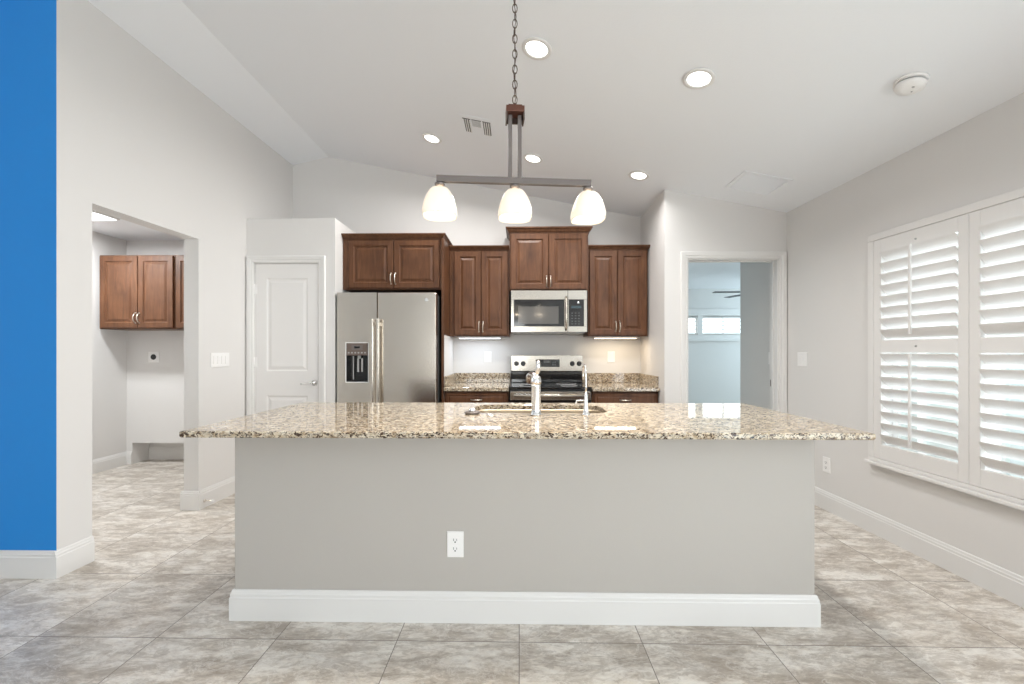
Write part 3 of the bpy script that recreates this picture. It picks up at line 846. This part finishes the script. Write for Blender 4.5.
for k, sx_ in enumerate((-.327, 0, .327)):
    so = MB().lathe([(.010,zb-.0025),(.022,zb-.008),(.022,zb-.014),(.016,zb-.022)], (sx_,0,0), 'z', 20).build('socket', GREYM, pn)
    prof_ = [(.028,.166),(.034,.163),(.044,.148),(.056,.120),(.066,.085),(.0725,.050),(.0745,.030),(.073,.012),(.0715,.0),(.069,.0),(.070,.03),(.062,.085),(.045,.14),(.02,.160)]
    prof_ = [(r, z_*.122/.166+.033) for r, z_ in prof_]
    shd = MB().lathe(prof_, (sx_,0,0), 'z', 40, sq=3.0, caps=(False, False)).build('glass_shade', SHADE, pn)
    MB().lathe([(.012,.150),(.014,.12),(.024,.09),(.028,.07),(.022,.048),(.008,.040)], (sx_,0,0), 'z', 20).build('bulb', BULB, pn)
    area('lamp', pn, (sx_,0,.012), (0,0,0), .11, .11, P_PENDANT, (1,.83,.62), 'DISK')

# ------------------------------------------------------------------ ceiling fittings
def on_ceiling(name, x, y): return empty(name, (x, y, zc(x, y)-.0005), (TILTY, TILT, 0))
def downlight(x, y, label, group, power=P_RECESS):
    e = on_ceiling('recessed_light', x, y); tag(e, label, 'ceiling light', group)
    MB().lathe([(.070,-.001),(.085,-.001),(.088,-.004),(.086,-.008),(.066,-.010),(.0635,-.006)], n=36, caps=(False, False)).build('trim_ring', TRIM, e)
    MB().lathe([(.064,-.0015),(.062,-.006),(.04,-.007)], n=36, caps=(False, True)).build('lens', LENS, e)
    area('lamp', e, (0,0,-.012), (0,0,0), .12, .12, power, (1,.985,.96), 'DISK', 160)
    return e
G = None
downlight(.100, 2.43, 'round recessed light in the ceiling just right of the pendant chain', G)
downlight(1.018, 2.427, 'large bright recessed light on the ceiling between chain and smoke detector', G)
downlight(-.771, 3.736, 'recessed light on the ceiling left of the air vent', G, 10)
downlight(.120, 3.747, 'small recessed light right of the pendant uprights', G, 10)
downlight(1.032, 3.687, 'recessed light on the ceiling above the right wall cabinet', G, 6.5)

# smoke detector
sd = on_ceiling('smoke_detector', 1.974, 2.177); tag(sd, 'round white smoke detector on the right side of the ceiling', 'smoke detector')
MB().lathe([(.068,0),(.068,-.010),(.064,-.013)], n=36).build('base', PLW, sd)
MB().lathe([(.056,-.0131),(.056,-.024)], n=36).build('vent_ring', GREYP, sd)
MB().lathe([(.063,-.0241),(.063,-.028),(.056,-.040),(.03,-.044)], n=36).build('cover', PLW, sd)
MB().lathe([(.006,-.0442),(.006,-.046)], (.0,-.02,0), n=12).build('test_button', GREYP, sd)
MB().lathe([(.004,-.0442),(.004,-.046)], (.02,.01,0), n=12).build('indicator', GREYP, sd)
# supply register
vr = on_ceiling('air_vent', -.339, 3.41); tag(vr, 'white slotted air vent on the ceiling left of the pendant', 'air vent')
f = MB(); f.box(-.145, .145, -.15, .15, -.004, -.0005)
fp = f.build('face_plate', CEIL, vr, bevel=.002)
s = MB()
for x_ in (-.095,-.078,-.061,.058,.075,.092,.109): s.box(x_-.0035, x_+.0035, -.095, .085, -.0055, -.0042)
s.box(-.11, -.045, -.108, -.100, -.0055, -.0042).box(-.035, .04, -.108, -.100, -.0055, -.0042).box(.05, .115, -.108, -.100, -.0055, -.0042)
s.build('slots', DARK, fp)
g_ = MB()
for i in range(7): g_.box(-.035, .035, -.092+i*.012, -.086+i*.012, -.0055, -.0042)
g_.build('centre_slots', GREYP, fp)
for x_ in (-.0865,-.0695,-.052,.0665,.0835,.1005): MB().box(x_-.004, x_+.004, -.095, .085, -.010, -.0042).build('blade', TRIM, fp)
# return air panel
ra = on_ceiling('return_grille', 1.915, 3.454); tag(ra, 'flat white return air panel on the ceiling near the bedroom door', 'air vent')
r1 = MB(); r1.box(-.19, .19, -.165, -.135, -.010, -.0005).box(-.19, .19, .135, .165, -.010, -.0005).box(-.19, -.16, -.135, .135, -.010, -.0005).box(.16, .19, -.135, .135, -.010, -.0005)
rp = r1.build('frame', CEIL, ra, bevel=.003)
r2 = MB(); r2.box(-.1595, .1595, -.1345, .1345, -.0035, -.0005)
for i in range(17): r2.box(-.155, .155, -.128+i*.0155, -.119+i*.0155, -.0065, -.0036)
r2.build('louvers', CEIL, rp)

# ------------------------------------------------------------------ plates on walls
def outlet(loc, rot, label, rocker=False, kw=1.0):
    e = empty('light_switch' if rocker else 'electrical_outlet', loc, rot); tag(e, label, 'switch' if rocker else 'outlet')
    MB().rects(.076, .119, [(0,-.0005),(0,-.004),(.003,-.006)], x0=-.038, z0=-.0595).build('cover_plate', PLW, e)
    if rocker:
        MB().hexa(-.017, .017, -.010, -.0062, -.033, -.033, .033, .033).build('rocker', PLW, e, bevel=.001)
    else:
        for s_ in (-1, 1):
            z_ = s_*.020
            r = MB().box(-.0165, .0165, -.0078, -.0062, z_-.014, z_+.014).build('socket', PLW, e, bevel=.001)
            MB().box(-.0085, -.0062, -.0085, -.0079, z_-.003, z_+.008).box(.0062, .0085, -.0085, -.0079, z_-.002, z_+.007).box(-.003, .003, -.0085, -.0079, z_-.011, z_-.005).build('slots', DARK, r)
    return e
outlet((-.296, 1.9598, .358), 0, 'white double outlet on the front of the island')
outlet((-.342, YW, 1.185), 0, 'white rocker switch on the backsplash wall left of the range', True)
outlet((.992, YW, 1.185), 0, 'white rocker switch on the backsplash wall right of the range', True)
outlet((xr(3.385), 3.385, .355), RA, 'white outlet low on the right wall above the baseboard')
e = empty('light_switch', (xr(3.655), 3.655, 1.18), RA); tag(e, 'white double switch plate on the right wall beside the doorway', 'switch')
MB().rects(.118, .119, [(0,-.0005),(0,-.004),(.003,-.006)], x0=-.059, z0=-.0595).build('cover_plate', PLW, e)
for s_ in (-.023, .023): MB().box(s_-.0165, s_+.0165, -.010, -.0062, -.033, .033).build('rocker', PLW, e, bevel=.001)
e = empty('light_switch', (xl(3.53), 3.53, 1.175), LA); tag(e, 'white triple switch plate on the wall between laundry opening and pantry', 'switch')
MB().rects(.21, .119, [(0,-.0005),(0,-.004),(.003,-.006)], x0=-.105, z0=-.0595).build('cover_plate', PLW, e)
for s_ in (-.069, -.023, .023, .069): MB().box(s_-.0165, s_+.0165, -.010, -.0062, -.033, .033).build('rocker', PLW, e, bevel=.001)
e = empty('light_switch', (2.42, 4.11, 1.18), -pi/2); tag(e, 'white switch plate on the hall wall just inside the doorway', 'switch')
MB().rects(.118, .119, [(0,-.0005),(0,-.004),(.003,-.006)], x0=-.059, z0=-.0595).build('cover_plate', PLW, e)
for s_ in (-.023, .023): MB().box(s_-.0165, s_+.0165, -.010, -.0062, -.033, .033).build('rocker', PLW, e, bevel=.001)
e = empty('dryer_outlet', (-4.032, YW, 1.184)); tag(e, 'square plate with round black dryer outlet on the laundry wall', 'outlet')
MB().rects(.118, .118, [(0,-.0005),(0,-.004),(.003,-.006)], x0=-.059, z0=-.059).build('cover_plate', PLW, e)
MB().lathe([(.030,0),(.030,.004),(.026,.006)], (0,-.006,0), 'y', 24).build('receptacle', BLKP, e)
dsx = empty('door_stop', (xl(3.34)+.0155, 3.34, .06), LA); tag(dsx, 'small spring door stop on the left baseboard', 'door stop')
MB().lathe([(.012,0),(.012,.005),(.005,.008),(.005,.06)], (0,0,0), 'y', 14).build('spring', NICK, dsx)
MB().lathe([(.009,.0605),(.009,.075),(.006,.08)], (0,0,0), 'y', 14).build('rubber_tip', PLW, dsx)

# ------------------------------------------------------------------ laundry
lc = wall_cab('wall_cabinet', -4.318, -3.530, 1.475, 2.235, .32, [(-4.304,-3.910),(-3.904,-3.542)], 'brown laundry wall cabinet with two full doors', crown_h=0, pz=.10)
lc2 = wall_cab('wall_cabinet', -3.528, -2.83, 1.475, 2.235, .32, [(-3.514,-3.205),(-3.199,-2.842)], 'laundry wall cabinet cut off by the opening jamb', crown_h=0, pz=.10)
ll = empty('ceiling_light', (-3.93, 3.68, 2.469)); tag(ll, 'flat rectangular white ceiling light in the laundry', 'ceiling light')
MB().box(-.31, .31, -.11, .11, -.035, 0).build('housing', TRIM, ll, bevel=.004)
MB().box(-.29, .29, -.095, .095, -.040, -.0355).build('diffuser', LENSL, ll)
area('lamp', ll, (0,0,-.045), (0,0,0), .56, .17, P_LAUNDRY, (.95,.985,1))

# ------------------------------------------------------------------ bedroom beyond
fn = empty('ceiling_fan', (3.72, 6.6, 2.469)); tag(fn, 'ceiling fan in the bedroom, thin blades behind the hall wall edge', 'ceiling fan')
MB().lathe([(.07,0),(.07,-.03),(.015,-.05),(.015,-.22),(.09,-.24),(.11,-.29),(.09,-.34),(.03,-.36)], n=28).build('motor', PLW, fn)
BL = plain('fan_blade_grey', (.10,.105,.11), .6)
for k in range(5):
    a = radians(178+72*k)
    m = MB(); m.hexa(.09, .72, -.055, .055, -.003, -.003, .003, .003)
    m.build('blade', BL, fn, loc=(0,0,-.31), rot=(radians(3), 0, a))
# window shutters of the bedroom window
w5 = window_unit('added_window_5', 1.99, 1.29, (6.06, 7.995, .905), -pi/2, mull=((.995,.08),))  # unseen side window added with a lamp to light the bedroom
area('daylight_fill', w5, (1.0, -.10, .65), (radians(-90),0,0), 1.9, 1.2, P_BED2, (.66,.88,1))
bs_ = empty('bedroom_shutters', (2.70, 8.4, 1.465)); tag(bs_, 'white shutter frame around the high bedroom window', 'window shutters')
m = MB(); Wb, Hb = 2.30, .61
m.box(0, Wb, -.035, -.001, .0, .10).box(0, Wb, -.035, -.001, .475, Hb).box(0, .08, -.035, -.001, .10, .475).box(Wb-.08, Wb, -.035, -.001, .10, .475).box(.783, .881, -.035, -.001, .10, .475)
m.build('frame', SHUT, bs_, bevel=.003)
m = MB()
for i in range(5):
    for a_, b_ in ((.085,.778),(.886,Wb-.085)): m.hexa(a_, b_, -.03, .03, .135+i*.078-.012, .135+i*.078-.012, .135+i*.078, .135+i*.078)
m.build('louvers', SHUT, bs_)
MB().box(1.26, 1.28, -.045, -.037, .12, .45).build('tilt_rod', SHUT, bs_)
MB().box(-.02, Wb+.02, -.06, -.001, -.022, -.001).build('sill', SHUT, bs_)
